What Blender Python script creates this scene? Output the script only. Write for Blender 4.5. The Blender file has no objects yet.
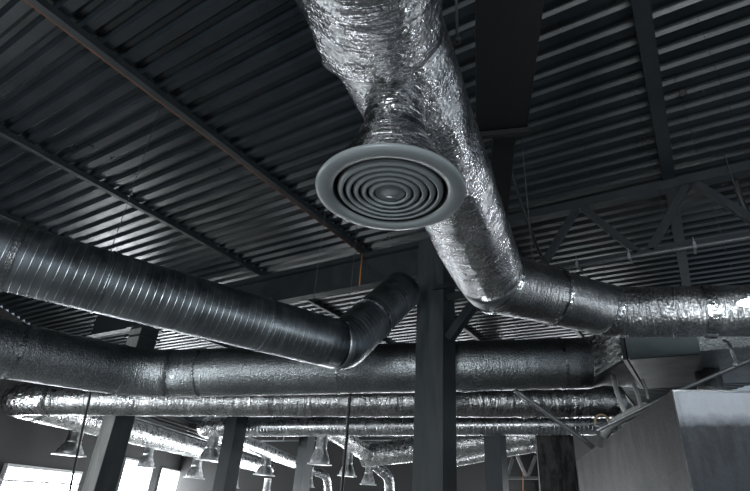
import bpy, math, random
from mathutils import Vector as V, Matrix, noise
random.seed(7)
PI = math.pi
C = bpy.context.scene.collection
# ------------------------------------------------------------------ camera geometry
# x runs along the ribs of the roof sheets, y along the purlins, z up; eye at (0,0,EYE)
EYE = 3.0
F = 495.0
CX = V((0.84907524, 0.52430343, 0.06463086))      # camera right
CY = V((-0.19320592, 0.42206908, -0.88573651))    # camera down
CZ = V((-0.49167338, 0.73956987, 0.45966694))     # camera forward
O = V((0, 0, EYE))
def W(px, py): return CX*((px-375)/F) + CY*((py-245.5)/F) + CZ
def D(px, py, d): return W(px, py)*d                       # point at camera depth d (relative to the eye)
def Zp(px, py, z): r = W(px, py); return r*(z/r.z)         # point at height z above the eye
def Yp(px, py, y): r = W(px, py); return r*(y/r.y)         # point on the plane y
def proj(p): 
    a, b, c = p.dot(CX), p.dot(CY), p.dot(CZ); return 375+F*a/c, 245.5+F*b/c
def zat(x, y, py):                                         # height where the plumb line through x,y crosses row py
    lo, hi = -3.0, 4.0
    for _ in range(50):
        m = (lo+hi)/2
        if proj(V((x, y, m)))[1] > py: lo = m
        else: hi = m
    return (lo+hi)/2
FW = V((-0.5536, 0.8328, 0)); RT = V((0.8328, 0.5536, 0))  # horizontal heading of the room's long axis

# ------------------------------------------------------------------ materials
def mat(name, col=(.5,.5,.5), metal=0.0, rough=.5, **k):
    m = bpy.data.materials.new(name); m.use_nodes = True
    b = m.node_tree.nodes['Principled BSDF']
    b.inputs['Base Color'].default_value = (*col, 1)
    b.inputs['Metallic'].default_value = metal
    b.inputs['Roughness'].default_value = rough
    if 'spec' in k: b.inputs['Specular IOR Level'].default_value = k['spec']
    return m
class N:
    def __init__(s, m): s.t = m.node_tree; s.b = s.t.nodes['Principled BSDF']
    def n(s, typ, **k):
        x = s.t.nodes.new('ShaderNode'+typ)
        for a, v in k.items():
            if a.startswith('_'): setattr(x, a[1:], v)
            else:
                x.inputs[a.replace('__', ' ')].default_value = v
        return x
    def l(s, a, b): s.t.links.new(a, b)
    def math(s, op, a, b=None, c=None):
        x = s.t.nodes.new('ShaderNodeMath'); x.operation = op
        for i, v in enumerate((a, b, c)):
            if v is None: continue
            if isinstance(v, (int, float)): x.inputs[i].default_value = v
            else: s.l(v, x.inputs[i])
        return x.outputs[0]
    def ramp(s, fac, stops):
        x = s.t.nodes.new('ShaderNodeValToRGB'); s.l(fac, x.inputs[0])
        e = x.color_ramp.elements
        while len(e) < len(stops): e.new(.5)
        for i, (p, c) in enumerate(stops):
            e[i].position = p; e[i].color = (c, c, c, 1) if isinstance(c, (int, float)) else (*c, 1)
        return x.outputs[0]
    def noise(s, vec, scale, detail=4, rough=.5, dist=0):
        x = s.n('TexNoise', Scale=scale, Detail=detail, Roughness=rough, Distortion=dist); s.l(vec, x.inputs['Vector']); return x.outputs[0]
    def bump(s, h, strength, dist, prev=None):
        x = s.n('Bump', Strength=strength, Distance=dist); s.l(h, x.inputs['Height'])
        if prev: s.l(prev, x.inputs['Normal'])
        return x.outputs[0]

def worn(name, ca, cb, metal, ra, rb, scale=3, bump=.15, bscale=40, streak=False):
    m = mat(name, ca, metal, ra); g = N(m)
    tc = g.n('TexCoord').outputs['Object']
    if streak:
        mp = g.n('Mapping'); mp.inputs['Scale'].default_value = (1, 1, .18); g.l(tc, mp.inputs[0]); tc = mp.outputs[0]
    n1 = g.noise(tc, scale, 8, .65, .4)
    g.l(g.ramp(n1, [(.3, ca), (.7, cb)]), g.b.inputs['Base Color'])
    g.l(g.ramp(n1, [(.3, ra), (.7, rb)]), g.b.inputs['Roughness'])
    g.l(g.bump(g.noise(tc, bscale, 4), bump, .01), g.b.inputs['Normal'])
    return m

def foil(name, col, rough, crinkle, rings, cs=28.0, ring_freq=14.0, spiral=0.0, spitch=.11, var=.25, crinkle_tone=.45):
    """foil / sheet metal of a round duct; uv = (metres along, angle 0..1)"""
    m = mat(name, col, 1.0, rough); g = N(m)
    tc = g.n('TexCoord'); ob = tc.outputs['Object']
    sp = g.n('SeparateXYZ'); g.l(tc.outputs['UV'], sp.inputs[0]); u, a = sp.outputs[0], sp.outputs[1]
    nrm = None
    if crinkle:
        n1 = g.noise(ob, cs, 2, .5, .2)
        v = g.n('TexVoronoi', Scale=cs*1.2, _feature='F1'); g.l(ob, v.inputs['Vector'])
        h = g.math('ADD', n1, g.math('MULTIPLY', v.outputs['Distance'], .5))
        nrm = g.bump(h, crinkle, .5/cs, nrm)
    if rings:
        cb = g.n('CombineXYZ'); g.l(g.math('MULTIPLY', u, ring_freq), cb.inputs[0]); g.l(g.math('MULTIPLY', g.math('SINE', g.math('MULTIPLY', a, 2*PI)), .6), cb.inputs[1])
        g.l(g.math('MULTIPLY', g.math('COSINE', g.math('MULTIPLY', a, 2*PI)), .6), cb.inputs[2])
        r1 = g.noise(cb.outputs[0], 1.0, 3, .6, .3)
        nrm = g.bump(r1, rings, .05, nrm)
    if spiral:
        fr = g.math('FRACT', g.math('ADD', g.math('DIVIDE', u, spitch), a))
        ridge = g.math('SUBTRACT', 1.0, g.math('MULTIPLY', g.math('ABSOLUTE', g.math('SUBTRACT', fr, .5)), 14.0))
        ridge = g.math('MAXIMUM', ridge, 0.0)
        nrm = g.bump(ridge, spiral, .012, nrm)
        nrm = g.bump(g.noise(ob, 2.2, 2), .12, .06, nrm)
        st = g.math('FLOOR', g.math('ADD', g.math('DIVIDE', u, spitch), a))
        cb2 = g.n('CombineXYZ'); g.l(g.math('MULTIPLY', st, 3.17), cb2.inputs[0])
        w = g.n('TexWhiteNoise', _noise_dimensions='3D'); g.l(cb2.outputs[0], w.inputs['Vector'])
        stripe = w.outputs['Value']
    nc = g.noise(ob, 2.5, 6, .65, .3)
    if spiral: nc = g.math('ADD', g.math('MULTIPLY', nc, .65), g.math('MULTIPLY', stripe, .35))
    lo = tuple(c*(1-var) for c in col); hi = tuple(min(1, c*(1+var)) for c in col)
    g.l(g.ramp(nc, [(.3, lo), (.7, hi)]), g.b.inputs['Base Color'])
    g.l(g.ramp(g.noise(ob, 6, 5, .6), [(.3, max(.05, rough-.08)), (.75, min(1, rough+.14))]), g.b.inputs['Roughness'])
    if crinkle:   # light and dark of the crinkles mottled into the colour
        fg = g.ramp(g.noise(ob, cs*1.1, 3, .6), [(.38, 1-crinkle_tone), (.62, 1.0)])
        src = g.b.inputs['Base Color'].links[0].from_socket
        mx = g.n('Mix', _data_type='RGBA', _blend_type='MULTIPLY'); mx.inputs[0].default_value = 1.0
        g.l(src, mx.inputs[6]); g.l(fg, mx.inputs[7]); g.l(mx.outputs[2], g.b.inputs['Base Color'])
    if nrm: g.l(nrm, g.b.inputs['Normal'])
    return m

def glow(name, col, st):
    m = bpy.data.materials.new(name); m.use_nodes = True; t = m.node_tree; t.nodes.clear()
    e = t.nodes.new('ShaderNodeEmission'); e.inputs[0].default_value = (*col, 1); e.inputs[1].default_value = st
    o = t.nodes.new('ShaderNodeOutputMaterial'); t.links.new(e.outputs[0], o.inputs[0]); return m

M = {}
M['deck'] = worn('painted_roof_sheet', (.009, .0125, .0155), (.017, .023, .028), 0.0, .26, .40, 1.5, .10, 18)
M['steel'] = worn('dark_painted_steel', (.012, .016, .019), (.022, .028, .032), 0.0, .45, .6, 4, .2, 60)
M['column'] = worn('scuffed_column_steel', (.014, .020, .023), (.045, .053, .058), 0.0, .35, .6, 5, .3, 50, True)
M['black'] = mat('black_rubber', (.008, .009, .010), 0, .5)
M['tray'] = mat('tray_steel', (.010, .011, .012), 0, .5)
M['rust'] = worn('rusty_orange_edge', (.22, .08, .035), (.10, .05, .03), 0, .7, .8, 8, .3, 60)
M['orange'] = mat('orange_strap', (.35, .12, .02), 0, .6)
M['rod'] = mat('threaded_rod_zinc', (.30, .32, .33), .6, .45)
M['roddark'] = mat('dull_rod_steel', (.05, .054, .058), .0, .6)
M['pipe'] = worn('galvanised_pipe', (.30, .31, .32), (.2, .21, .22), .7, .35, .5, 8, .1, 60)
M['grille'] = worn('grey_enamel', (.25, .28, .29), (.285, .315, .325), 0, .27, .36, 3, .03, 30)
M['foilA'] = foil('crinkled_bright_foil', (.72, .73, .75), .22, .65, .5, 62, 20, var=.2)
M['foilA3'] = foil('ridged_wrapped_foil', (.36, .37, .38), .40, .5, .8, 40, 16, var=.2)
M['foilN'] = foil('neck_foil_tape', (.74, .75, .76), .20, .45, .7, 50, 22, var=.4)
M['foilA2'] = foil('dull_wrapped_foil', (.33, .34, .35), .38, .4, .3, 80, 24, var=.2)
M['foilC'] = foil('dusty_insulation_foil', (.48, .51, .525), .36, .6, .25, 40, 10, var=.2)
M['foilD'] = foil('old_ringed_foil', (.76, .77, .78), .30, .5, .9, 30, 9, var=.35)
M['foilG'] = foil('bright_far_foil', (.80, .80, .81), .26, .6, .8, 16, 6, var=.25)
M['spiralB'] = foil('spiral_wound_duct_dark', (.31, .34, .36), .37, 0, .05, 28, 3, spiral=.42, spitch=.068, var=.2)
M['spiralE'] = foil('spiral_wound_duct_light', (.62, .63, .64), .27, 0, .2, 28, 3, spiral=.9, spitch=.10, var=.2)
M['tape'] = foil('foil_joint_tape', (.55, .57, .58), .25, .4, 0, 30, 6)
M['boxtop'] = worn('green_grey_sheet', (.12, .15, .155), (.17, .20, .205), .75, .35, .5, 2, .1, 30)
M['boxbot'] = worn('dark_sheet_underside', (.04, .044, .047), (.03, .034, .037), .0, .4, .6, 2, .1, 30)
M['wall'] = worn('dark_plaster', (.009, .0089, .0088), (.020, .0197, .0194), 0, .7, .85, .7, .3, 10)
M['floor'] = worn('grey_concrete', (.30, .30, .295), (.38, .38, .37), 0, .6, .8, 1, .2, 8)
M['frame'] = mat('window_frame_grey', (.42, .42, .42), 0, .5)
M['pane'] = glow('daylit_glass', (.91, .96, 1.0), 14.0)
M['lamp'] = glow('lamp_tube_lit', (.93, .97, 1.0), 30.0)
M['white'] = mat('white_housing', (.6, .6, .6), 0, .4)
# cladding of the big unit: brown-grey scratched side, blue-grey front with pale worn upper band
def cladding(name, ca, cb, band=None, ztop=0):
    m = mat(name, ca, .0, .45, spec=(.5 if band else .12)); g = N(m)
    ob = g.n('TexCoord').outputs['Object']
    mp = g.n('Mapping'); mp.inputs['Scale'].default_value = (1, 1, .2); g.l(ob, mp.inputs[0])
    n1 = g.noise(mp.outputs[0], 7, 10, .7, .5)
    n2 = g.noise(ob, 1.6, 5, .6, .3)
    col = g.ramp(g.math('ADD', g.math('MULTIPLY', n1, .6), g.math('MULTIPLY', n2, .4)), [(.44, ca), (.56, cb)])
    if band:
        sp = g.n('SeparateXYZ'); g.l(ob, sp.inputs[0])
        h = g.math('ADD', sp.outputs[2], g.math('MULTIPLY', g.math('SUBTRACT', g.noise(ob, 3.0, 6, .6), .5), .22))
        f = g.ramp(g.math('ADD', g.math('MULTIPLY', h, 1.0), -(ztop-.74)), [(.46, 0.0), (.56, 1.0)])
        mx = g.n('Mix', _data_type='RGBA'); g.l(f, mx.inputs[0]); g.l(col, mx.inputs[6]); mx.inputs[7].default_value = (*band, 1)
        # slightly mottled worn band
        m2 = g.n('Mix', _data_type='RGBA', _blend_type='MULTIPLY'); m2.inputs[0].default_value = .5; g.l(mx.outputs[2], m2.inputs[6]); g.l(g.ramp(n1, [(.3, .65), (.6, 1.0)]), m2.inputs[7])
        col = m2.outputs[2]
    g.l(col, g.b.inputs['Base Color'])
    sc = g.n('TexVoronoi', Scale=26, _feature='F1'); g.l(ob, sc.inputs['Vector'])
    g.l(g.ramp(n1, [(.3, .45), (.7, .65)]), g.b.inputs['Roughness'])
    g.l(g.bump(g.noise(ob, 12, 6, .7), .25, .02), g.b.inputs['Normal'])
    return m
M['cladside'] = cladding('brown_grey_cladding', (.018, .0175, .0165), (.07, .068, .065))
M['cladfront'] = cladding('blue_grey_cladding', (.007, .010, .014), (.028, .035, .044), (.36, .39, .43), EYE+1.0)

# ------------------------------------------------------------------ mesh building
class MB:
    def __init__(s): s.v = []; s.f = []; s.uv = []; s.sm = []
    def add(s, vs, fs, uvs=None, smooth=False):
        b = len(s.v); s.v += [V(p) for p in vs]
        for i, f in enumerate(fs):
            s.f.append([b+j for j in f]); s.uv.append(uvs[i] if uvs else [(0, 0)]*len(f)); s.sm.append(smooth)
        return s
    def box(s, c, sx, sy, sz, ax=None, ay=None, az=None):
        ax = (ax or V((1, 0, 0))).normalized(); ay = (ay or V((0, 1, 0))).normalized(); az = (az or V((0, 0, 1))).normalized()
        c = V(c); vs = [c+ax*(i*sx/2)+ay*(j*sy/2)+az*(k*sz/2) for k in (-1, 1) for j in (-1, 1) for i in (-1, 1)]
        return s.add(vs, [(0, 2, 3, 1), (4, 5, 7, 6), (0, 1, 5, 4), (2, 6, 7, 3), (0, 4, 6, 2), (1, 3, 7, 5)])
    def bar(s, p, q, w, h, up=V((0, 0, 1))):
        p, q = V(p), V(q); d = (q-p).normalized(); a = d.cross(up).normalized(); b = a.cross(d).normalized()
        return s.box((p+q)/2, (q-p).length, w, h, d, a, b)
    def rings(s, rs, close=True, smooth=True, us=None, cap0=False, cap1=False):
        n = len(rs[0]); b = len(s.v)
        for r in rs: s.v += [V(p) for p in r]
        for i in range(len(rs)-1):
            for j in range(n if close else n-1):
                k = (j+1) % n
                s.f.append([b+i*n+j, b+i*n+k, b+(i+1)*n+k, b+(i+1)*n+j])
                u0, u1 = (us[i], us[i+1]) if us else (i, i+1)
                s.uv.append([(u0, j/n), (u0, (j+1)/n), (u1, (j+1)/n), (u1, j/n)]); s.sm.append(smooth)
        if cap0: s.f.append([b+j for j in range(n)][::-1]); s.uv.append([(0, 0)]*n); s.sm.append(False)
        if cap1: s.f.append([b+(len(rs)-1)*n+j for j in range(n)]); s.uv.append([(0, 0)]*n); s.sm.append(False)
        return s
    def lathe(s, prof, o, ax=V((0, 0, 1)), n=40, cap0=False, cap1=False, smooth=True):
        ax = V(ax).normalized(); a = ax.orthogonal().normalized(); b = ax.cross(a); o = V(o); rs = []; us = [0]
        for i, (r, z) in enumerate(prof):
            rs.append([o+ax*z+(a*math.cos(t)+b*math.sin(t))*r for t in [2*PI*j/n for j in range(n)]])
            if i: us.append(us[-1]+math.hypot(r-prof[i-1][0], z-prof[i-1][1]))
        return s.rings(rs, smooth=smooth, us=us, cap0=cap0, cap1=cap1)
    def cyl(s, p, q, r, n=10, caps=True, r2=None):
        p, q = V(p), V(q); return s.lathe([(r, 0), (r if r2 is None else r2, (q-p).length)], p, q-p, n, caps, caps)
    def tube(s, pts, rad, n=28, u0=0.0, jit=0.0, caps=True, seed=0):
        """swept tube, parallel frames; rad scalar or list"""
        pts = [V(p) for p in pts]; m = len(pts)
        rad = rad if hasattr(rad, '__len__') else [rad]*m
        tan = [((pts[min(i+1, m-1)]-pts[i]).normalized()+(pts[i]-pts[max(i-1, 0)]).normalized()).normalized() for i in range(m)]
        a = tan[0].cross(V((0, 0, 1)))
        a = (a if a.length > .1 else tan[0].orthogonal()).normalized()
        rs = []; us = [u0]
        for i in range(m):
            t = tan[i]; a = (a-t*a.dot(t)).normalized(); b = t.cross(a)
            # widen the ring across a mitre so the tube keeps its section
            k = 1.0
            if 0 < i < m-1:
                e = (pts[i]-pts[i-1]).normalized(); k = 1/max(.5, abs(t.dot(e)))
                w = e-t*e.dot(t); w = w.normalized() if w.length > 1e-5 else None
            else: w = None
            ring = []
            for j in range(n):
                th = 2*PI*j/n; d = a*math.cos(th)+b*math.sin(th)
                if w: d = d+w*(d.dot(w)*(k-1))
                r = rad[i]
                if jit: r *= 1+jit*noise.noise(V((pts[i].x*4+d.x*2.5, pts[i].y*4+d.y*2.5, seed+pts[i].z*4+d.z*2.5)))
                ring.append(pts[i]+d*r)
            rs.append(ring)
            if i: us.append(us[-1]+(pts[i]-pts[i-1]).length)
        s.rings(rs, us=us, cap0=caps, cap1=caps); return us[-1]
    def build(s, name, m, parent=None, shift=True):
        me = bpy.data.meshes.new(name); base = parent['_base'] if parent and '_base' in parent else None
        off = V(base) if base else V((0, 0, 0)); add = O if shift else V((0, 0, 0))
        me.from_pydata([tuple(p+add-off) for p in s.v], [], s.f)
        ms = m if isinstance(m, (list, tuple)) else [m]
        for x in ms: me.materials.append(x)
        uvl = me.uv_layers.new(name='UVMap'); i = 0
        for f, smo in zip(s.uv, s.sm):
            for uv in f: uvl.data[i].uv = uv; i += 1
        me.polygons.foreach_set('use_smooth', s.sm)
        me.update()
        o = bpy.data.objects.new(name, me); C.objects.link(o)
        if parent: o.parent = parent
        return o
BASES = {}
def tag(o, label, cat, group=None):
    o['label'] = label; o['category'] = cat
    if group: o['group'] = group
    return o
def thing(name, label, cat, base, group=None):
    """an Empty at the thing's base; parts are built in place and stored relative to it"""
    e = bpy.data.objects.new(name, None); C.objects.link(e)
    b = V(base)+O; e.location = b; e.empty_display_size = .1
    e['_base'] = tuple(b); BASES[e.name] = e
    return tag(e, label, cat, group)
def sub(name, mb, m, parent, root):
    """a sub-part: parented to a part whose own origin sits at the thing's base"""
    parent['_base'] = root['_base']; o = mb.build(name, m, parent); del parent['_base']; return o
def struct(o): o['kind'] = 'structure'; return o

# ------------------------------------------------------------------ the room shell
ZF, ZD = -3.0, 4.0
FMIN, FMAX, LR = -13.0, 36.0, 12.0
def heading(f, l): return FW*f+RT*l
def left_at(f): return -8.9-.0787*(f)          # left wall drifts outwards
cor = [heading(FMIN, left_at(FMIN)), heading(FMAX, left_at(FMAX)), heading(FMAX, LR), heading(FMIN, LR)]
mb = MB(); mb.add([V((c.x, c.y, ZF)) for c in cor]+[V((c.x, c.y, ZF-.1)) for c in cor], [(0, 3, 2, 1), (4, 5, 6, 7)])
struct(mb.build('floor', M['floor']))
# corrugated roof deck, ribs along x
P = .2308; Y0 = 1.147; dep = .056
prof = []
k0, k1 = int((-20-Y0)/P), int((36-Y0)/P)
for k in range(k0, k1):
    y = Y0+k*P
    if k % 4 == 0: prof += [(y, dep), (y+.042, 0), (y+.060, 0), (y+.061, .005), (y+.068, .005), (y+.069, 0), (y+.140, 0), (y+.182, dep)]   # sheet lap
    else: prof += [(y, dep), (y+.042, 0), (y+.140, 0), (y+.182, dep)]
mb = MB(); XA, XB = -36.0, 20.0
vs = []
for x in (XA, XB): vs += [V((x, y, ZD+z)) for y, z in prof]
n = len(prof)
mb.add(vs, [(i, i+1, n+i+1, n+i) for i in range(n-1)])
deck = struct(mb.build('ceiling', M['deck']))
import bmesh
bm = bmesh.new(); bm.from_mesh(deck.data)
for i in range(4):
    a, b = cor[i], cor[(i+1) % 4]; d = b-a; nrm = V((-d.y, d.x, 0)).normalized()
    if (V((0, 0, 0))-a).dot(nrm) > 0: nrm = -nrm
    bmesh.ops.bisect_plane(bm, geom=bm.verts[:]+bm.edges[:]+bm.faces[:], plane_co=a, plane_no=nrm, clear_outer=True)
bm.to_mesh(deck.data); bm.free()
wr = MB(); wr.box(heading(27, LR+.1)+V((0, 0, (ZF+ZD)/2)), 18.4, .2, ZD-ZF, FW, RT); struct(wr.build('wall_right', M['wall']))
for nm, a, b in (('wall_left', 0, 1), ('wall_back', 1, 2)):
    p, q = cor[a], cor[b]; d = (q-p).normalized(); nn = V((-d.y, d.x, 0))
    if nn.dot(V((0, 0, 0))-p) > 0: nn = -nn
    mb = MB(); mb.box((p+q)/2+nn*.1+V((0, 0, (ZF+ZD)/2)), (q-p).length+.4, .2, ZD-ZF, d, nn)
    struct(mb.build(nm, M['wall']))

# windows on the left wall (seen) and on the other walls (unseen, added for light)
wl_d = (cor[1]-cor[0]).normalized(); wl_n = V((wl_d.y, -wl_d.x, 0))
if wl_n.dot(-cor[0]) < 0: wl_n = -wl_n
WN = [0]
def window(c, d, nrm, w, z0, z1, bars=1, rails=()):
    WN[0] += 1
    c = V((c.x, c.y, 0)); pn = MB(); fr = MB(); t = .09
    zc = (z0+z1)/2
    pn.box(c+nrm*.035+V((0, 0, zc)), w-t, .02, z1-z0-t, d, nrm)
    fr.box(c+nrm*.05+V((0, 0, z1-t/2)), w+.02, .10, t, d, nrm); fr.box(c+nrm*.05+V((0, 0, z0+t/2)), w+.02, .10, t, d, nrm)
    for s in (-1, 1): fr.box(c+nrm*.05+d*(s*(w-t)/2)+V((0, 0, zc)), t, .10, z1-z0, d, nrm)
    for i in range(bars): fr.box(c+nrm*.05+d*(w*((i+1)/(bars+1)-.5))+V((0, 0, zc)), t*.7, .08, z1-z0-t, d, nrm)
    for rz in rails: fr.box(c+nrm*.05+V((0, 0, rz)), w, .08, t*.7, d, nrm)
    f = struct(fr.build('window_%d' % WN[0], M['frame'])); f['_base'] = (0, 0, 0); pn.build('pane', M['pane'], f); del f['_base']
def wl_hit(px):                        # point of the left wall seen in column px
    r = W(px, 470); r = V((r.x, r.y, 0)); a = cor[0]; nn = wl_n
    t = a.dot(nn)/r.dot(nn); return r*t
def wl_win(px0, px1, pyt, z0, **k):
    a, b = wl_hit(px0), wl_hit(px1); zt = zat(a.x, a.y, pyt)
    window((a+b)/2, wl_d, wl_n, (b-a).length, z0, zt, **k)
wl_win(2, 81, 463, -1.4, bars=0, rails=(-.12,))
wl_win(121, 151, 457, -1.4, bars=0)
wl_win(160, 185, 467, -1.4, bars=0)
# window rows added out of view on back and right walls, lighting the ducts
def row(p, q, n, w, z0, z1):
    d = (q-p).normalized(); nn = V((-d.y, d.x, 0))
    if nn.dot(-p) < 0: nn = -nn
    for i in range(n): window(p.lerp(q, (i+.5)/n), d, nn, w, z0, z1, bars=1)
row(heading(FMAX, left_at(FMAX)+1), heading(FMAX, LR), 6, 2.8, -2.5, -.2)
row(heading(21, LR), heading(35, LR), 3, 2.4, -1.6, .8)

# ------------------------------------------------------------------ purlins
ZP = 3.92
PXS = [-12.0, -9.48, -7.0, -4.53, -2.13, .25, 2.65, 5.1, 7.6]
def inside_y(x):
    ys = []
    for i in range(4):
        a, b = cor[i], cor[(i+1) % 4]
        if (a.x-x)*(b.x-x) < 0: t = (x-a.x)/(b.x-a.x); ys.append(a.y+(b.y-a.y)*t)
    return (min(ys)+.15, max(ys)-.15)
plab = {-7.0: 'dark steel roof purlin, second from the left, crossing above the large spiral duct',
        -4.53: 'dark steel roof purlin with a rusty orange lower edge',
        -2.13: 'dark steel roof purlin passing above the round grey diffuser and foil duct',
        .25: 'dark steel roof purlin in the right half, running down to the truss'}
for x in PXS:
    y0, y1 = inside_y(x); w = .14 if abs(x-.25) < .01 else .085
    lab = plab.get(x, 'dark steel roof purlin glimpsed past the ducts at the left' if x < -7 else 'dark steel roof purlin beyond the right end of the truss')
    t = thing('roof_purlin', lab, 'roof beam', (x, (y0+y1)/2, ZP), 'purlins under the roof sheets')
    mb = MB(); mb.box((x, (y0+y1)/2, ZP+.0395), w, y1-y0, .078); bb = mb.build('beam', M['steel'], t)
    if x == -4.53:
        r = MB(); r.box((x-w/2-.012, (y0+y1)/2, ZP+.012), .03, y1-y0, .02); r.box((x-w/2-.03, (y0+y1)/2, ZP+.05), .014, y1-y0, .014); sub('rusty_lip', r, M['rust'], bb, t)
    for yy in (1.55, 4.1, 8.6):
        sp = MB(); sp.box((x, yy, ZP+.037), w+.012, .05, .078); sub('splice_plate', sp, M['steel'], bb, t)

# ------------------------------------------------------------------ main frame line y = 6.4: beam and truss
YB = 6.4
cfl0 = Yp(415, 380, YB).x
t = thing('main_beam', 'deep dark steel main beam ending at the central column', 'beam', (-9.2, YB+.1, 3.3))
mb = MB(); xa, xb = -12.8, cfl0-.01
mb.box(((xa+xb)/2, YB+.1, 3.53), xb-xa, .012, .52); mb.box(((xa+xb)/2, YB+.1, 3.80), xb-xa, .2, .02); mb.box(((xa+xb)/2, YB+.1, 3.864), xb-xa, .08, .108); mb.box(((xa+xb)/2, YB+.1, 3.275), xb-xa, .2, .02)
mb.build('beam_section', M['steel'], t)

# truss to the right
zt, zb = Yp(600, 205, YB).z, Yp(650, 251, YB).z
t = thing('roof_truss', 'dark steel truss with zigzag webs right of the central column', 'truss', (1, YB, zb))
X0, X1 = -3.1, 7.0
mb = MB(); mb.box(((X0+X1)/2, YB, zt+.06), X1-X0, .14, .12); mb.box(((X0+X1)/2, YB, (zt+.12+3.92)/2), X1-X0, .06, 3.92-zt-.12); mb.build('top_chord', M['steel'], t)
mb = MB(); mb.box(((X0+X1)/2, YB, zb-.02), X1-X0, .10, .07); mb.build('bottom_chord', M['steel'], t)
tops = [Yp(580, 212, YB).x, Yp(692, 188, YB).x]; st_ = tops[1]-tops[0]
bots = [tops[0]-.45*st_, tops[0]+.55*st_]
for i in range(-1, 4):
    tx = tops[0]+i*st_; b0 = tx-.45*st_; b1 = tx+.45*st_
    for bx in (b0, b1):
        if bx < X0 or bx > X1: continue
        w_ = MB(); w_.bar((tx+(.05 if bx > tx else -.05), YB, zt), (bx, YB, zb), .08, .10, V((0, 1, 0))); w_.build('web', M['steel'], t)
# pipe under the truss with hanger clips
t = thing('sprinkler_pipe', 'thin grey pipe running just below the roof truss', 'pipe', (2, YB-.35, zb-.05))
a, b = Yp(552, 272, YB-.35), Yp(760, 233, YB-.35); a = V((a.x, a.y, (a.z+b.z)/2)); b = V((b.x+4, b.y, a.z))
mb = MB(); mb.cyl(a, b, .022, 12); mb.build('pipe_run', M['pipe'], t)
for px in (575, 628, 696):
    q = Yp(px, 250, YB-.35); c = MB(); c.box((q.x, YB-.35, a.z+.0), .03, .06, .06); c.box((q.x, YB-.2, a.z+.05), .025, .32, .012); c.cyl((q.x, YB-.35, a.z+.02), (q.x, YB-.35, a.z+.12), .008, 6); c.build('pipe_clip', M['rod'], t)

# ------------------------------------------------------------------ columns
def column(x, y, s, ztop, lab, head=True, name='steel_column', sy=None):
    sy = sy or s
    t = thing(name, lab, 'column', (x, y, ZF), 'columns along the hall' if name == 'steel_column' else None)
    mb = MB(); mb.box((x, y, (ZF+ztop)/2), s, sy, ztop-ZF); mb.build('shaft', M['column'], t)
    b = MB(); b.box((x, y, ZF+.02), s+.2, sy+.2, .04); b.build('base_plate', M['column'], t)
    if head:
        h = MB(); h.box((x, y, ztop-.25), s+.12, sy+.12, .03); h.box((x, y, ztop-.02), s+.16, sy+.16, .03); h.build('head_plate', M['column'], t)
    return t
# central column: front face 415..443, flank to 455
cfl = Yp(415, 380, YB).x; cfr = Yp(443, 380, YB).x; cs = cfr-cfl
t = column((cfl+cfr)/2, YB+cs/2, cs, 3.88, 'tall square dark column at the centre, with bracing at its head', False)
# knee braces
a = V((cfr+.02, YB+.15, 1.95)); 
g = MB(); g.bar(a+V((0, 0, .25)), a+V((.75, 0, 1.15)), .12, .14, V((0, 1, 0))); g.bar(a+V((0, 0, .9)), a+V((.55, 0, .9)), .1, .1); g.build('knee_brace', M['steel'], t)
def colpix(pl, pr, pm, depth_guess, s): pass
p = D(121, 400, 10.6); t = column(p.x-.22, p.y+.22, .44, 3.27, 'leaning-looking square column at the left, lit pale front and black flank')
M['litfront'] = worn('lit_scratched_front', (.22, .22, .215), (.42, .42, .41), .1, .5, .7, 6, .3, 50, True)
m = MB(); m.box((p.x-.22, p.y-.006, (ZF+3.2)/2), .42, .010, 3.2-ZF); m.build('lit_front_sheet', M['litfront'], t)  # thin added sheet: lit tone of the front painted into its scratched colour
p = D(233, 440, 13.3); column(p.x-.22, p.y+.22, .42, 3.7, 'square dark column, second from the left, before the foil elbow')
p = D(306, 455, 20); column(p.x-.24, p.y+.24, .46, 3.7, 'slim far column standing behind the light spiral duct', True)
p = D(501, 455, 13.0); column(p.x-.22, p.y+.22, .46, 3.7, 'short-looking dark column right of the central column')
# wide brown-grey pier at the end of the big unit
p0, p1 = D(539, 470, 13.4), D(576, 463, 13.4)
dd = V((p1.x-p0.x, p1.y-p0.y, 0)); wd = dd.length; dd.normalize(); nn = V((-dd.y, dd.x, 0))
t = thing('clad_pier', 'wide brown-grey sheet-clad pier at the far end of the big metal unit', 'pier', ((p0.x+p1.x)/2, (p0.y+p1.y)/2, ZF))
zt_ = zat(p0.x, p0.y, 405)
mb = MB(); mb.box(V((p0.x+p1.x, p0.y+p1.y, 0))/2+nn*.08+V((0, 0, (ZF+zt_)/2)), wd, .16, zt_-ZF, dd, nn); mb.build('cladding', M['cladside'], t)
mb = MB(); mb.box(V((p0.x+p1.x, p0.y+p1.y, 0))/2+nn*.08+V((0, 0, zt_+.02)), wd+.06, .22, .04, dd, nn); mb.build('cap_plate', M['steel'], t)

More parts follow.
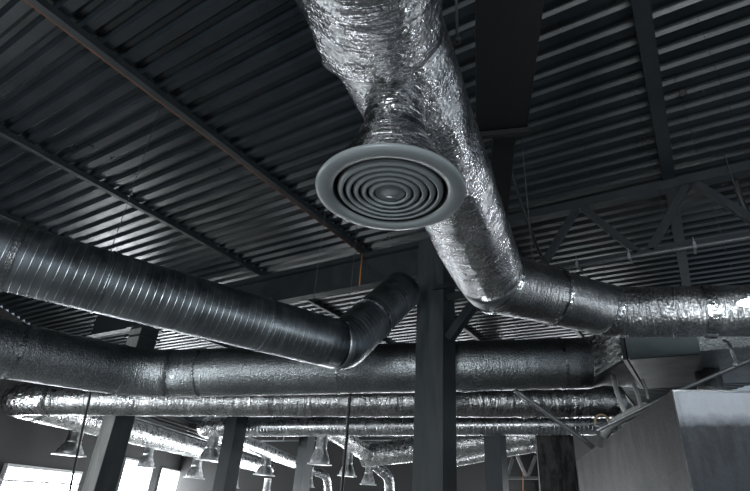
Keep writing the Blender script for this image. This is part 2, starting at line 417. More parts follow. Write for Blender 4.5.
# ------------------------------------------------------------------ ducts
def fillet(nodes, Rb, step, k=6, rads=None):
    """polyline with rounded corners; returns points and per-point radius"""
    nodes = [V(p) for p in nodes]; out = []; rr = []
    rads = rads or [1]*len(nodes)
    def line(p, q, ra, rb):
        L = (q-p).length; n = max(1, int(L/step))
        for i in range(n+1):
            if out and i == 0 and (out[-1]-p).length < 1e-4: continue
            out.append(p.lerp(q, i/n)); rr.append(ra+(rb-ra)*i/n)
    prev = nodes[0]; rprev = rads[0]
    for i in range(1, len(nodes)-1):
        p = nodes[i]; d0 = (p-nodes[i-1]).normalized(); d1 = (nodes[i+1]-p).normalized()
        ang = d0.angle(d1); cut = min(Rb*math.tan(ang/2), .45*(p-nodes[i-1]).length, .45*(nodes[i+1]-p).length)
        a, b = p-d0*cut, p+d1*cut
        line(prev, a, rprev, rads[i])
        for j in range(1, k):
            t = j/k; out.append(a*(1-t)**2+p*2*t*(1-t)+b*t*t); rr.append(rads[i])
        prev = b; rprev = rads[i]
        out.append(b); rr.append(rads[i])
    line(prev, nodes[-1], rprev, rads[-1]); return out, rr
def band(pts, idx, r, w, m, parent, name='joint_band'):
    i = max(1, min(len(pts)-2, idx)); t = (pts[i+1]-pts[i-1]).normalized()
    mb = MB(); mb.lathe([(r, -w/2), (r+.008, -w/2), (r+.008, w/2), (r, w/2)], pts[i], t, 36, smooth=False); return mb.build(name, m, parent)
def rod(px, py, z0, ztop=ZD+.02, r=.0035, lab='', lean=None, m='roddark'):
    """plumb suspension rod seen at px,py where it meets height z0"""
    p = Zp(px, py, z0); q = V((p.x, p.y, ztop))
    t = thing('hanging_rod', lab, 'rod', p, 'thin suspension rods')
    mb = MB(); mb.cyl(p, q, r, 6); ro = mb.build('rod', M[m], t)
    n_ = MB(); n_.cyl(p-V((0, 0, .0)), p+V((0, 0, .03)), max(r*2.4, .008), 6); sub('nut', n_, M[m], ro, t)
    return t

# A : big bright foil duct, near run then two bends to the right
zA = 1.75; 
a1 = Zp(405, 80, zA); a2 = Zp(492, 281, 1.60); dA = (a1-a2).normalized()
a0 = a1+dA*2.6; a0.z = zA+.05
a3 = Zp(614, 312, 1.56); a4 = Zp(745, 311, 1.5); a5 = a4+(a4-a3)*2.2; a5.z = 1.5
A = thing('foil_duct', 'large bright foil-wrapped round duct bending right under the roof', 'duct', (a2.x, a2.y, a2.z-.25))
ptsA, rA = fillet([a0, a1, a2], .4, .045, 2, [.25, .25, .255]); 
L = len(ptsA)
mb = MB(); ue = mb.tube(ptsA[:-4], rA[:-4], 56, jit=.05); mb.build('duct_section', M['foilA'], A)
d1 = (ptsA[-5]-ptsA[-6]).normalized(); st0 = ptsA[-5]
ptsB, rB = fillet([st0, a2, a3], .55, .06, 8, [.255, .245, .212])
mb = MB(); ue = mb.tube(ptsB, rB, 48, u0=ue, jit=.03, seed=3); mb.build('elbow', M['foilA2'], A)
ptsC, rC = fillet([ptsB[-1], a4], .4, .06, 2, [.212, .195]); 
e = ptsC[-1]; ptsC = ptsC+[e+(a5-a4)*t for t in (.2, .4, .7, 1.0)]; rC = rC+[.195]*4
mb = MB(); mb.tube(ptsC, rC, 48, u0=ue, jit=.05, seed=5); mb.build('duct_section', M['foilA3'], A)
band(ptsB, 6, .256, .05, M['tape'], A); band(ptsB, len(ptsB)//2+3, .236, .03, M['tape'], A); band(ptsB, len(ptsB)-3, .216, .07, M['tape'], A)
band(ptsC, int((len(ptsC)-4)*.72), .205, .07, M['tape'], A)
# wider wrapped sleeve around the tee where the diffuser neck leaves
s1 = Zp(374, 8, 1.68); sd = (Zp(360, -80, 1.66)-s1).normalized()
prof_s = [(.245, -.13), (.262, -.13), (.268, -.06), (.268, .10), (.272, .5), (.272, 1.6)]
mb = MB(); pts_s = [s1+sd*z for _, z in prof_s]; pts_s = [s1-sd*.13+sd*(1.75*i/36) for i in range(37)]
mb.tube(pts_s, [.258+.006*min(1, i/6) for i in range(37)], 56, jit=.05, seed=9); mb.build('tee_sleeve', M['foilA'], A)
# patch of tape on the sleeve
# diffuser (near): 0.62 m grey ring grille with foil neck
dc = Zp(390, 194.5, 1.05)
T = thing('air_diffuser', 'large round grey air diffuser with concentric rings, nearest the camera', 'air diffuser', dc)
RD = .31
fl = MB(); fl.lathe([(.236, .012), (.240, .002), (.262, -.006), (.295, -.004), (.308, .003), (RD, .012), (.306, .020), (.24, .024)], dc, n=96); fl.build('flange', M['grille'], T)
# inner throat
th = MB(); th.lathe([(.240, .02), (.236, .010), (.230, .03), (.220, .10), (.0005, .10)], dc, n=72); th.build('throat', M['black'], T)
for ro in (.222, .190, .158, .126, .094):
    lv = MB(); lv.lathe([(ro-.019, .030), (ro-.0265, .004), (ro-.0255, .000), (ro-.022, -.002), (ro-.012, .002), (ro-.004, .010), (ro-.003, .014), (ro-.004, .036)], dc, n=80); lv.build('louvre_ring', M['grille'], T)
cc = MB(); cc.lathe([(.0005, -.006), (.012, -.004), (.030, .004), (.050, .008), (.060, .006), (.064, .010), (.055, .02), (.03, .045)], dc, n=48, cap0=True); cc.build('centre_cone', M['grille'], T)
sup = MB()
for k in range(3):
    a_ = k*PI/3+.3; d_ = V((math.cos(a_), math.sin(a_), 0)); sup.bar(dc-d_*.205+V((0, 0, .055)), dc+d_*.205+V((0, 0, .055)), .008, .012)
sup.build('crossbar', M['steel'], T)
ntop = (zA-.22-dc.z)/.93
nk = MB()
prof_n = [(.268, .024), (.266, .032), (.258, .05), (.240, .10), (.216, .155), (.188, .21), (.160, .26), (.146, .285), (.147, .29), (.143, .295), (.136, .33), (.137, ntop-.03), (.142, ntop), (.150, ntop+.03)]
pr2 = []
for (r0, z0), (r1, z1) in zip(prof_n, prof_n[1:]):
    for q in range(4): pr2.append((r0+(r1-r0)*q/4, z0+(z1-z0)*q/4))
pr2.append(prof_n[-1])
nk.lathe(pr2, dc, n=64)
for i, p in enumerate(nk.v):
    c_ = V((dc.x, dc.y, p.z)); d_ = p-c_; nk.v[i] = c_+d_*(1+.05*noise.noise(p*9))
nko = nk.build('foil_neck', M['foilN'], T)
nb = MB(); nb.lathe([(.142, .278), (.153, .278), (.153, .304), (.142, .304)], dc, n=48, smooth=False); sub('neck_band', nb, M['tape'], nko, T)

T.scale = (.93, .93, .93)

# B : spiral duct left, rising behind towards the main beam
zB = 1.7
b0 = Zp(0, 254, zB); b1 = Zp(343, 346, zB); b_ = b0+(b0-b1)*.6; b2 = D(403, 290, 7.35)
B = thing('spiral_duct', 'dark spiral-wound round duct, upper of the two big ducts at the left', 'duct', (b0.x, b0.y, zB-.3))
pts, rr = fillet([b_, b1, b2], .22, .25, 3, [.30, .30, .29])
mb = MB(); i1 = next(i for i, p in enumerate(pts) if (p-b1).length < .3)
ue = mb.tube(pts[:i1+1], rr[:i1+1], 56); mb.build('duct_section', M['spiralB'], B)
mb = MB(); mb.tube(pts[i1:], rr[i1:], 56, u0=ue); mb.build('elbow', M['spiralB'], B)
def bandat(px, py, P0, P1, r, w, m, par):
    # nearest point of the axis to the pixel
    best = min((P0.lerp(P1, t/400) for t in range(401)), key=lambda q: abs(proj(q)[0]-px) if q.dot(CZ) > .2 else 1e9)
    d = (P1-P0).normalized(); mb = MB(); mb.lathe([(r, -w/2), (r+.010, -w/2), (r+.010, w/2), (r, w/2)], best, d, 40, smooth=False); mb.build('joint_band', m, par)
bandat(12, 0, b0, b1, .30, .06, M['foilA2'], B)
bandat(103, 0, b0, b1, .30, .02, M['spiralB'], B)
bandat(262, 0, b0, b1, .30, .02, M['spiralB'], B)
bandat(372, 0, b1, b2, .30, .03, M['tape'], B)

# C : big dull insulated duct across the middle
c0 = D(-60, 336, 6.8); c1 = D(142, 374, 8.5); c2 = D(585, 363, 7.9)
Cd = thing('insulated_duct', 'broad dull foil-insulated duct crossing below the spiral duct to the central column', 'duct', (c1.x, c1.y, c1.z-.4))
c0 = c1+(D(0, 348, 7.0)-c1)*1.7
pts, rr = fillet([c0, c1, c2], 1.1, .2, 7, [.40, .395, .40])
i0 = min(range(len(pts)), key=lambda i: abs(proj(pts[i])[0]-178))
mb = MB(); ue = mb.tube(pts[:i0+1], rr[:i0+1], 56, jit=.02); mb.build('duct_section', M['foilC'], Cd)
mb = MB(); ue = mb.tube(pts[i0:], rr[i0:], 56, u0=ue, jit=.015, seed=4); mb.build('duct_section', M['foilC'], Cd)
for px, w in ((12, .05), (118, .03), (202, .04), (340, .02), (467, .25), (560, .05)):
    P0, P1 = (c0, c1) if px < 142 else (c1, c2)
    bandat(px, 0, P0, P1, .40, w, M['tape'] if w < .2 else M['foilC'], Cd)
# ribbed foil transition and rectangular duct
yn, yf = 7.55, 9.45; 
zrb = Yp(650, 357, yn).z; zrt = zrb+.62; xl = Yp(622, 350, yn).x
cd = (c2-c1).normalized()
mb = MB(); a_ = cd.cross(V((0, 0, 1))).normalized(); ub = a_.cross(cd)
nseg = 48
def sq(th):
    c_, s_ = math.cos(th), math.sin(th); k_ = 1/max(abs(c_), abs(s_)); return c_*k_, s_*k_
rs = []
for i in range(13):
    t = i/12; ring = []
    for j in range(nseg):
        th = 2*PI*j/nseg
        rc = c2+(a_*math.cos(th)+ub*math.sin(th))*(.40)
        qx, qz = sq(th)
        cy = (yn+yf)/2; rq = V((xl, cy-qx*(yf-yn)/2, (zrb+zrt)/2+qz*(zrt-zrb)/2))
        p = rc.lerp(rq, t)
        ring.append(p)
    rs.append(ring)
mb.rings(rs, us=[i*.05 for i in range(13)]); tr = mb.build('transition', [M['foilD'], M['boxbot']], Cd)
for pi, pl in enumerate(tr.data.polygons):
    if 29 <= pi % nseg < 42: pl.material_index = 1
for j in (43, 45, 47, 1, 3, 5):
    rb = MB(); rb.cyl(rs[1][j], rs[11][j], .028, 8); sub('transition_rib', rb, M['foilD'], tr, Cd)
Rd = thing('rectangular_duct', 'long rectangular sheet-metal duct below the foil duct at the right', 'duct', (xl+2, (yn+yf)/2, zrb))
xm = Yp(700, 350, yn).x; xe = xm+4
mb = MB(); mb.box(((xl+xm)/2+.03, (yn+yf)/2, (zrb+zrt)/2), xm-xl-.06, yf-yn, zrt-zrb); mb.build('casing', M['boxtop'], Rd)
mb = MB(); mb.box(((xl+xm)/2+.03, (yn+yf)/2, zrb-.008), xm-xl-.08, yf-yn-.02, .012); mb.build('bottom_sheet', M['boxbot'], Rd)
mb = MB(); mb.box((xl+.02, (yn+yf)/2, (zrb+zrt)/2), .05, yf-yn+.03, zrt-zrb+.04); mb.build('flange', M['boxbot'], Rd)
mb = MB(); mb.box(((xm+xe)/2, (yn+yf)/2, (zrb+zrt)/2+.02), xe-xm, yf-yn+.06, zrt-zrb); mb.build('foil_wrap', M['foilC'], Rd)
q = Yp(707, 372, 8.6)
mb = MB(); mb.cyl((q.x, 8.6, zrb+.02), (q.x, 8.6, zrb-.62), .17, 28); mb.build('spigot', M['foilA2'], Rd)

# D : ringed foil duct below C, elbow at the far left and branch G running away
d0 = D(10, 399, 9.6); d1 = D(620, 402, 9.3); g1 = d0+(Zp(404-0.0, 506.6, .0001) if False else V((-.50, .866, 0))*1)
d0 = V((d0.x, d0.y, d0.z))
def vpdir(px, py): r = W(px, py); return V((r.x, r.y, 0)).normalized()
gd = vpdir(404, 506)
zD0 = d0.z
Dd = thing('ringed_duct', 'bright ringed foil duct under the insulated duct, turning back at the far left', 'duct', (d0.x, d0.y, d0.z-.3))
gend = d0+gd*21
pts, rr = fillet([d1, d0, gend], .42, .22, 8, [.29, .30, .30])
i1 = min(range(len(pts)), key=lambda i: (pts[i]-d0).length)
mb = MB(); ue = mb.tube(pts[:i1-5], rr[:i1-5], 44, jit=.03); mb.build('duct_section', M['foilD'], Dd)
mb = MB(); ue = mb.tube(pts[i1-6:i1+6], rr[i1-6:i1+6], 44, u0=ue, jit=.02); mb.build('elbow', M['foilG'], Dd)
mb = MB(); mb.tube(pts[i1+5:], rr[i1+5:], 44, u0=ue, jit=.03); mb.build('branch_section', M['foilG'], Dd)
for px in (58, 92, 226, 305, 375, 523): bandat(px, 0, d0, d1, .30, .06, M['foilD'], Dd)

# E : light spiral duct, elbow, branch H running away
e0 = D(203, 427, 14.8); e1 = D(660, 424, 12.2)
Ed = thing('slim_spiral_duct', 'light spiral duct, lowest of the stacked ducts across the middle', 'duct', (e0.x, e0.y, e0.z-.3))
hend = e0+gd*14
pts, rr = fillet([e1, e0, hend], .38, .3, 8, [.25, .27, .28])
i1 = min(range(len(pts)), key=lambda i: (pts[i]-e0).length)
mb = MB(); ue = mb.tube(pts[:i1-5], rr[:i1-5], 40); mb.build('duct_section', M['spiralE'], Ed)
mb = MB(); ue = mb.tube(pts[i1-6:i1+6], rr[i1-6:i1+6], 40, u0=ue); mb.build('elbow', M['foilG'], Ed)
mb = MB(); mb.tube(pts[i1+5:], rr[i1+5:], 40, u0=ue, jit=.02); mb.build('branch_section', M['spiralE'], Ed)

# F : far wide foil duct with its branch down from E
f0 = D(369, 455, 18.2); f1 = D(560, 432, 15.5); ft = D(322, 424, 14.3)
Fd = thing('far_foil_duct', 'far bright foil duct rising to the right behind the columns', 'duct', (f0.x, f0.y, f0.z-.4))
mb = MB(); pts, rr = fillet([f0+(f0-f1).normalized()*.2, f1], .2, .3, 2, [.40, .40]); mb.tube(pts, rr, 36, jit=.03); mb.build('duct_section', M['foilG'], Fd)
mb = MB(); pts, rr = fillet([ft, f0], .2, .3, 2, [.26, .27]); mb.tube(pts, rr, 28, jit=.03); mb.build('branch_section', M['foilG'], Fd)
# lower small duct right of the central column
k0_, k1_ = D(452, 462, 17), D(536, 446, 15.5)
Kd = thing('small_foil_duct', 'slender foil duct below the far duct, either side of the short-looking column', 'duct', k0_)
mb = MB(); mb.tube([k0_.lerp(k1_, i/10) for i in range(11)], .17, 24, jit=.03); mb.build('duct_section', M['foilG'], Kd)
mb = MB(); dd_ = (k1_-k0_).normalized(); mb.lathe([(.17, -.03), (.24, -.03), (.24, .03), (.17, .03)], k1_, dd_, 24, cap1=True, smooth=False); mb.build('end_flange', M['foilG'], Kd)
# little elbow duct dropping down
j0, j1, j2 = D(371, 462, 18.6), D(389, 477, 18.6), D(390, 500, 18.6)
Jd = thing('drop_duct', 'thin bright duct curving down beside the central column', 'duct', j2)
pts, rr = fillet([j0, j1, j2], .4, .12, 5, [.19]*3); mb = MB(); mb.tube(pts, rr, 22, jit=.02); mb.build('duct_section', M['foilG'], Jd)
j0, j1, j2 = D(306, 468, 22), D(327, 476, 22), D(329, 500, 22)
Jd = thing('drop_duct', 'thin dull duct curving down, under the largest far diffuser', 'duct', j2)
pts, rr = fillet([j0, j1, j2], .4, .12, 5, [.17]*3); mb = MB(); mb.tube(pts, rr, 22, jit=.02); mb.build('duct_section', M['foilG'], Jd)

# far diffusers hanging from the branches: neck, hood and flange
def hood(px, py, depth, wpx, pytop, lab):
    c_ = D(px, py, depth); R_ = wpx/F*depth/2; ht = zat(c_.x, c_.y, pytop)-c_.z
    t = thing('far_diffuser', lab, 'air diffuser', c_, 'bell-shaped diffusers under the far ducts')
    m = MB(); m.lathe([(R_*.80, .03), (R_*.97, .02), (R_, .0), (R_*.98, -.012), (R_*.7, -.012)], c_, n=32); m.lathe([(.001, -.005), (R_*.7, -.012)], c_, n=32); m.build('flange', M['grille'] if False else M['flangefar'], t)
    m = MB(); rn = R_*.44
    m.lathe([(R_*.80, .01), (R_*.78, ht*.14), (R_*.72, ht*.20), (rn*1.1, ht*.46), (rn, ht*.5)], c_, n=28); m.build('hood', M['foilH'], t)
    m = MB(); m.lathe([(rn, ht*.48), (rn*1.08, ht*.5), (rn*1.08, ht*.56), (rn, ht*.58), (rn, ht*1.0+.12)], c_, n=24); m.build('neck', M['foilH'], t)
M['flangefar'] = mat('pale_flange', (.62, .63, .64), 0, .35)
M['foilH'] = foil('hood_foil', (.85, .86, .87), .38, .25, .2, 9, 4, var=.25)
hood(69, 455, 12.3, 32, 430, 'bell-shaped diffuser with white flange, leftmost, above the first window')
hood(145, 467, 16.2, 20, 443, 'bell-shaped diffuser just right of the leaning-looking column')
hood(194, 478, 20.3, 21, 455, 'bell-shaped diffuser above the gap, left of the second column')
hood(209, 460, 14.8, 25, 437, 'bell-shaped diffuser under the elbow, half hidden by the second column')
hood(264, 475, 21.5, 22, 457, 'bell-shaped diffuser between the second column and the slim far column')
hood(319.5, 464.5, 14.2, 25, 433, 'largest far bell-shaped diffuser, right of the slim far column')
hood(347, 476, 16.5, 20, 452, 'bell-shaped diffuser beside the hanging black cord')
hood(368, 484.5, 18.3, 17, 463, 'bell-shaped diffuser below the junction of the bright foil ducts')
hood(309, 487, 21, 11, 470, 'small far diffuser just right of the slim far column')
hood(234, 488, 21, 10, 470, 'small far diffuser just right of the second column')
hood(265, 500, 25, 16, 481, 'lowest far diffuser, cut by the bottom edge of view')

# cable runs along the left branch
t = thing('conduit_bundle', 'thin grey conduits running above the left foil branch', 'conduit', D(160, 425, 20))
for i, (dz, m_) in enumerate(((.0, 'rod'), (.14, 'steel'), (.26, 'steel'))):
    a_ = D(135, 417, 16.5)+V((0, 0, dz)); m = MB(); m.cyl(a_, a_+gd*10, .035, 8); m.build('conduit', M[m_], t)

# ------------------------------------------------------------------ cable tray upper right of the foil duct
zT = 2.95
tl, tr_ = Zp(476, 60, zT), Zp(536, 60, zT); td = vpdir(478, 512); tn = V((td.y, -td.x, 0))
cT = (tl+tr_)/2; wT = abs((tr_-tl).dot(tn))
def tray(c, w, a, b, lab, zz=0):
    t = thing('cable_tray', lab, 'cable tray', c+td*a)
    m = MB(); m.box(c+td*((a+b)/2)+V((0, 0, zz)), b-a, w, .004, td, tn); m.build('perforated_base', M['trayp'], t)
    m = MB()
    for s in (-1, 1):
        m.box(c+td*((a+b)/2)+tn*(s*w/2)+V((0, 0, zz+.035)), b-a, .004, .08, td, tn); m.box(c+td*((a+b)/2)+tn*(s*(w/2-.008))+V((0, 0, zz+.075)), b-a, .018, .004, td, tn)
    m.build('side_rail', M['steel'], t)
    k = MB()
    for i in range(5): 
        o_ = tn*(w*(-.3+.15*i)); k.cyl(c+td*a+o_+V((0, 0, zz+.03)), c+td*b+o_+V((0, 0, zz+.03)), .02, 8)
    k.build('cable', M['black'], t); return t
mt = mat('perforated_tray', (.012, .013, .014), 0, .5); g = N(mt)
ob = g.n('TexCoord').outputs['Object']; mp = g.n('Mapping'); mp.inputs['Rotation'].default_value = (0, 0, -math.atan2(td.y, td.x)); g.l(ob, mp.inputs[0])
br = g.n('TexBrick', Scale=14.0, Mortar__Size=.025); g.l(mp.outputs[0], br.inputs['Vector']); br.inputs['Color1'].default_value = (.0015, .0015, .002, 1); br.inputs['Color2'].default_value = (.003, .003, .0035, 1); br.inputs['Mortar'].default_value = (.011, .012, .0125, 1)
g.l(br.outputs[0], g.b.inputs['Base Color']); M['trayp'] = mt
ye = Zp(508, 132, zT); Lt = (ye-cT).dot(td)
T1 = tray(cT, wT, -3.0, Lt, 'wide black perforated cable tray beside the bright foil duct')
n2 = Zp(513, 165, zT); c2_ = cT+tn*((n2-cT).dot(tn)-.10)
T2 = tray(c2_, wT*.45, Lt+.02, Lt+2.6, 'narrow black cable tray continuing beyond the cross strut', .0)
t = thing('strut_channel', 'short dark cross strut carrying the cable tray', 'strut', cT+td*Lt)
s0, s1_ = Zp(478, 136, zT-.04), Zp(529, 131, zT-.04); m = MB(); m.bar(s0, s1_, .05, .05); m.build('strut', M['tray'], t)
m = MB()
for s_ in (s0.lerp(s1_, .05), s0.lerp(s1_, .95)): m.cyl(s_, V((s_.x, s_.y, ZD+.02)), .008, 6)
m.build('threaded_rod', M['steel'], t)

# ------------------------------------------------------------------ suspension rods, straps, cords
rod(110, 253, zB+.29, lab='thin grey rod hanging from the roof to the dark spiral duct')
rod(312, 312, zB+.29, lab='thin grey rod meeting the spiral duct left of its bend')
rod(348, 321, 2.1, lab='thin faint rod hanging just above the bend of the spiral duct')
rod(533, 263, 1.80, lab='thin rod with a nut holding the bright foil duct at its bend')
rod(607, 287, 1.78, r=.0018, m='black', lab='thin rod above the second bend of the bright foil duct')
rod(681, 288, 1.70, r=.0018, m='black', lab='thin rod above the right run of the bright foil duct')
rod(737, 288, 1.70, r=.0018, m='black', lab='thin rod just above the lit lamp')
rod(457, 42, 1.95, lab='thin rod with bracket between the foil duct and the cable tray', r=.008)
a = Yp(362, 256, YB-.1); b = Yp(363, 285, YB-.1)
t = thing('hanging_strap', 'short orange strap hanging from the end of the rusty purlin', 'strap', b); m = MB(); m.cyl(V((a.x, a.y, 3.79)), V((a.x, a.y, b.z)), .012, 6); m.build('strap', M['orange'], t)
def cord(name, pts, r, lab, cat='cable', m='black'):
    # smooth spline through the points
    P_ = [V(p) for p in pts]; out = []
    for i in range(len(P_)-1):
        p0 = P_[max(0, i-1)]; p1 = P_[i]; p2 = P_[i+1]; p3 = P_[min(len(P_)-1, i+2)]
        for k in range(8):
            t = k/8; out.append(.5*((2*p1)+(p2-p0)*t+(2*p0-5*p1+4*p2-p3)*t*t+(3*p1-p0-3*p2+p3)*t**3))
    out.append(P_[-1]); t_ = thing(name, lab, cat, P_[-1]); mb = MB(); mb.tube(out, r, 8); mb.build('cable_sheath', M[m], t_); return t_
cord('black_cable', [D(506, 140, 5.9), D(512, 172, 5.9), D(528, 222, 5.8), D(547, 264, 5.5), D(580, 277, 5.3), D(612, 293, 5.2)], .018, 'black cable dropping from the cable tray to the foil duct bend')
cord('black_cable', [V(Zp(682, 93, 3.97)), D(695, 96, 6.0), D(707, 106, 6.2), D(722, 140, 6.2), D(734, 175, 6.2), D(741, 200, 6.2), D(752, 222, 6.1)], .034, 'black cable looping from the roof sheets at the upper right')
cord('thin_wire', [V(Zp(703, 90, 3.97)), D(716, 125, 6.0), D(728, 165, 6.0), D(742, 205, 6.0), D(752, 240, 6.0)], .004, 'thin grey wire beside the looping black cable', 'wire', 'roddark')
cord('power_cable', [D(92, 385, 8.15), D(89, 400, 8.2), D(82, 432, 8.25), D(75, 465, 8.3), D(68, 500, 8.4)], .020, 'double black cord hanging past the leftmost diffuser')
cord('power_cable', [D(350, 394, 8.15), D(349.5, 400, 8.1), D(346, 445, 8.0), D(341, 500, 8.0)], .026, 'single black cord hanging between the far diffusers')

# ------------------------------------------------------------------ big clad unit lower right
zU = 1.0
u0 = Zp(672, 390, zU); ud = vpdir(508, 514); ux = V((ud.y, -ud.x, 0))
Ulen = (Zp(581, 461, zU)-u0).dot(ud)
U = thing('clad_unit', 'big metal-clad box unit with pale worn band at the lower right', 'air handling unit', u0+ux*1.5+V((0, 0, ZF-zU)))
def pt(a, b, z): return u0+ud*a+ux*b+V((0, 0, z-zU))
m = MB(); m.box(pt(Ulen/2, .02, (zU+ZF)/2), Ulen, .04, zU-ZF, ud, ux); m.build('side_panel', M['cladside'], U)
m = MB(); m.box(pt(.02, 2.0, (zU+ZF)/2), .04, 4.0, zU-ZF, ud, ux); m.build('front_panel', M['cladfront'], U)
m = MB(); m.box(pt(Ulen/2, 2.0, zU-.01), Ulen-.02, 3.98, .02, ud, ux); m.build('top_panel', M['cladside'], U)
m = MB(); m.box(pt(Ulen/2, 3.98, (zU+ZF)/2), Ulen, .04, zU-ZF, ud, ux); m.build('side_panel', M['cladside'], U)
m = MB(); m.cyl(pt(-.003, -.003, ZF), pt(-.003, -.003, zU), .006, 6); m.build('corner_bead', M['pipe'], U)
m = MB(); m.box(pt(-.004, 2.0, zU-.006), .012, 4.0, .014, ud, ux); m.build('edge_trim', M['pipe'], U)

# pipes around the unit
def pipe(pts, r, lab, name='metal_pipe', m='pipe', rb=.1, n=14, part='pipe_run', cat='pipe'):
    t = thing(name, lab, cat, pts[-1]); q, rr_ = fillet(pts, rb, .15, 5, [r]*len(pts)); mb = MB(); mb.tube(q, r, n); mb.build(part, M[m], t); return t
pipe([D(515, 390, 7.5), D(593, 447, 7.2)], .036, 'stout diagonal tube from the insulated duct down to the clad unit', 'diagonal_brace', part='tube', cat='brace')
t = pipe([D(598, 430, 6.3), D(672, 394, 5.2), D(760, 356, 4.4)], .020, 'long thin pipe slanting up to the right above the clad unit', rb=.3)
for px, py, dx in ((597, 431, 0), (677, 392, 0)):
    pass
# clamp on the slanting pipe
c_ = D(737, 364, 4.58); c2q = D(729, 344, 4.6); c3 = D(724, 341, 4.7)
t = thing('pipe_bracket', 'bright angled bracket holding the slanting pipe at the right', 'bracket', c_)
m = MB(); m.tube([c_, c_.lerp(c2q, .5), c2q], .014, 10); m.build('arm', M['rod'], t)
m = MB(); m.tube([c2q, c3], .018, 10); m.build('hook', M['rod'], t); m = MB(); dp = (D(760, 356, 4.4)-D(672, 394, 5.2)).normalized(); m.lathe([(.03, -.02), (.03, .02)], c_, dp, 14, True, True); m.build('clamp', M['rod'], t)
# stubs and bent duct on top of the unit
M['dullpipe'] = worn('dull_insulated_pipe', (.50, .50, .49), (.33, .33, .325), .3, .5, .7, 12, .4, 40)
pipe([D(613, 376, 7.3), D(617, 392, 6.9), D(626, 415, 6.6)], .034, 'thick stub pipe rising off the unit, left of the group', 'stub_pipe', 'dullpipe')
pipe([D(633, 383, 6.9), D(638, 395, 6.5), D(642, 411, 6.2)], .026, 'short middle stub pipe above the unit top', 'stub_pipe', 'dullpipe')
pipe([D(643, 380, 6.9), D(646, 388, 6.5), D(648, 398, 6.2)], .014, 'thinnest stub pipe, right of the group', 'stub_pipe', 'dullpipe')
pipe([D(604, 435, 7.0), D(611, 425, 6.9), D(622, 418, 6.7), D(634, 412, 6.5), D(646, 407, 6.3)], .062, 'bent insulated pipe lying along the edge of the unit top', 'bent_pipe', 'dullpipe', rb=.12)
t = thing('pipe_ring', 'dull brass ring clamp near the end of the slanting pipe', 'clamp', D(602, 420, 7.2))
M['brass'] = mat('dull_brass', (.30, .24, .15), .6, .5)
m = MB(); cc_ = D(602, 421, 7.2); ax_ = (ud*.9+V((0, 0, .3))).normalized(); a_ = ax_.orthogonal().normalized(); b_x = ax_.cross(a_)
m.tube([cc_+(a_*math.cos(k*2*PI/20)+b_x*math.sin(k*2*PI/20))*.09 for k in range(21)], .02, 8, caps=False); m.build('ring', M['brass'], t)
t = thing('pipe_support', 'dark angle support holding the end of the slanting pipe', 'support', D(597, 445, 6.4))
m = MB(); m.bar(D(597, 427, 6.35), D(601, 446, 6.4), .05, .05); m.bar(D(597, 427, 6.35), D(606, 424, 6.6), .05, .05); m.build('angle', M['pipe'], t)

# ------------------------------------------------------------------ lamp at the right edge
lp = D(756, 303, 3.3)
t = thing('ceiling_lamp', 'lit white tube lamp at the right edge by the foil duct', 'lamp', lp)
ld = (D(790, 302, 3.2)-D(740, 304, 3.35)).normalized()
m = MB(); m.tube([D(737, 303.5, 3.35)+ld*k for k in (0, .012, .03, .06, .1, .3, .5)], [.004, .014, .022, .028, .03, .03, .028], 20); m.build('lamp_tube', M['lamp'], t)
m = MB(); m.bar(D(738, 303, 3.35)+V((0, 0, .045))+ld*.06, D(738, 303, 3.35)+V((0, 0, .045))+ld*.55, .035, .02); m.build('housing', M['steel'], t)
q = D(738, 300, 3.35)+ld*.3; m = MB(); m.cyl(q+V((0, 0, .04)), V((q.x, q.y, ZD+.02)), .0015, 6); m.build('suspension_wire', M['black'], t)

M['greybar'] = worn('grey_painted_bar', (.07, .07, .07), (.12, .12, .12), 0, .6, .7, 3)
# far wall panels and little truss low right of centre
t = thing('far_truss', 'small pale truss fragment beneath the slender foil duct', 'truss', D(520, 478, 22))
zq = 22
for (a_, b_q) in (((505, 478), (538, 478)), ((507, 478), (513, 458)), ((517, 456), (526, 476)), ((536, 456), (528, 476))):
    m = MB(); m.bar(D(*a_, zq), D(*b_q, zq), .12, .16 if a_[1] > 477 and b_q[1] > 477 else .12, FW); m.build('bar', M['greybar'], t)
t = thing('hanging_strap', 'thin orange line hanging beneath the far truss fragment', 'strap', D(523, 500, 21.5)); m = MB(); m.cyl(D(523, 466, 21.5), D(523, 500, 21.5), .02, 6); m.build('strap', M['orange'], t)
for i, px in enumerate((256, 277, 283, 312, 332, 358, 371, 397, 410)):
    p = D(px, 437+(i % 3)*2, 17.5); 
    labs = ['leftmost', 'second', 'third', 'fourth', 'fifth', 'sixth', 'seventh', 'eighth', 'rightmost']
    t = thing('far_rod', 'tiny rod hanging behind the light spiral duct, %s of nine' % labs[i], 'rod', p, 'tiny rods behind the light spiral duct'); m = MB(); m.cyl(p, V((p.x, p.y, ZD+.02)), .015, 5); m.build('rod', M['rod'], t)
t = thing('far_pipe', 'far thin horizontal pipe glimpsed below the light spiral duct', 'pipe', D(330, 442, 24)); m = MB(); m.cyl(D(245, 441, 24), D(420, 440, 24), .03, 8); m.build('pipe_run', M['rod'], t)

# ------------------------------------------------------------------ light
def area(name, c, tgt, sx, sy, power, col=(1, 1, 1)):
    l = bpy.data.lights.new(name, 'AREA'); l.shape = 'RECTANGLE'; l.size = sx; l.size_y = sy; l.energy = power; l.color = col
    o = bpy.data.objects.new(name, l); C.objects.link(o); o.location = V(c)+O
    o.rotation_euler = (V(tgt)-V(c)).to_track_quat('-Z', 'Y').to_euler(); return o
day = (.90, .96, 1.0)
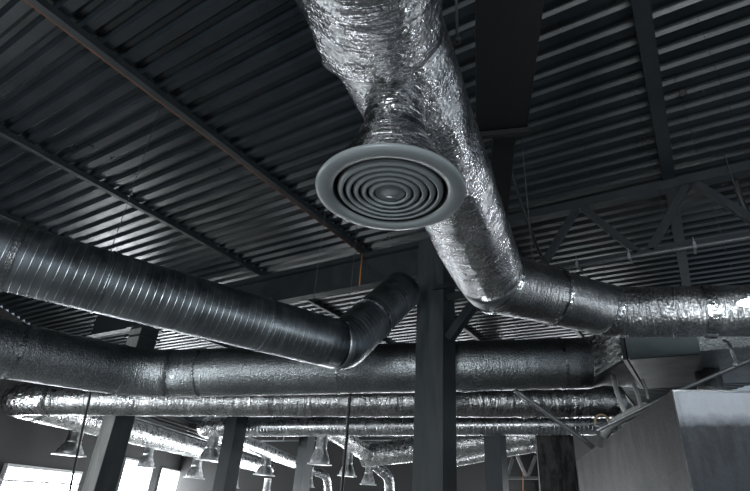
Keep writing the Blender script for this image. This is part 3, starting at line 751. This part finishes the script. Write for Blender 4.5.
# area lights added out of view, in place of unbuilt window bands
area('daylight_fill_front', heading(-12, -5.5)+V((0, 0, -1.0)), heading(6, -2)+V((0, 0, 1.2)), 7, 2.2, 900, day)
area('daylight_fill_right', heading(-1, 12)+V((0, 0, -.8)), heading(3, 0)+V((0, 0, .8)), 6, 1.8, 70, day)
area('daylight_fill_left', heading(6.5, -9.2)+V((0, 0, -.9)), heading(10, 0)+V((0, 0, -1.6)), 5, 1.4, 210, day)
for i, (f_, l_, z_, e_) in enumerate(((-3.5, -4.5, 1.0, 30), (-2.5, 2.6, .6, 9))):  # unseen point lights added behind the camera, no lamp fixtures there
    pl = bpy.data.lights.new('point_light', 'POINT'); pl.energy = e_; pl.shadow_soft_size = .07; pl.color = (.93, .97, 1)
    po = bpy.data.objects.new('point_light', pl); C.objects.link(po); po.location = heading(f_, l_)+V((0, 0, z_))+O
w = bpy.data.worlds.new('world'); bpy.context.scene.world = w; w.use_nodes = True
w.node_tree.nodes['Background'].inputs[0].default_value = (.5, .6, .7, 1); w.node_tree.nodes['Background'].inputs[1].default_value = .28
lampl = bpy.data.lights.new('point_light', 'POINT'); lampl.energy = 4; lampl.shadow_soft_size = .04; lampl.color = (.92, .96, 1)
lo_ = bpy.data.objects.new('point_light', lampl); C.objects.link(lo_); lo_.location = D(757, 306, 3.22)+O

# ------------------------------------------------------------------ camera
cam = bpy.data.cameras.new('camera'); cam.lens = F/750*36; cam.sensor_width = 36; cam.clip_start = .05
co = bpy.data.objects.new('camera', cam); C.objects.link(co)
m4 = Matrix((( CX.x, -CY.x, -CZ.x, 0), (CX.y, -CY.y, -CZ.y, 0), (CX.z, -CY.z, -CZ.z, EYE), (0, 0, 0, 1)))
co.matrix_world = m4
sc = bpy.context.scene; sc.camera = co
for e in BASES.values():
    if '_base' in e: del e['_base']
sc.view_settings.view_transform = 'Standard'; sc.view_settings.look = 'None'; sc.view_settings.gamma = 1; sc.view_settings.exposure = 0.8
sc.view_settings.use_curve_mapping = False
sc.cycles.use_denoising = True
sc.cycles.max_bounces = 5; sc.cycles.diffuse_bounces = 3; sc.cycles.glossy_bounces = 4
sc.cycles.sample_clamp_indirect = 6
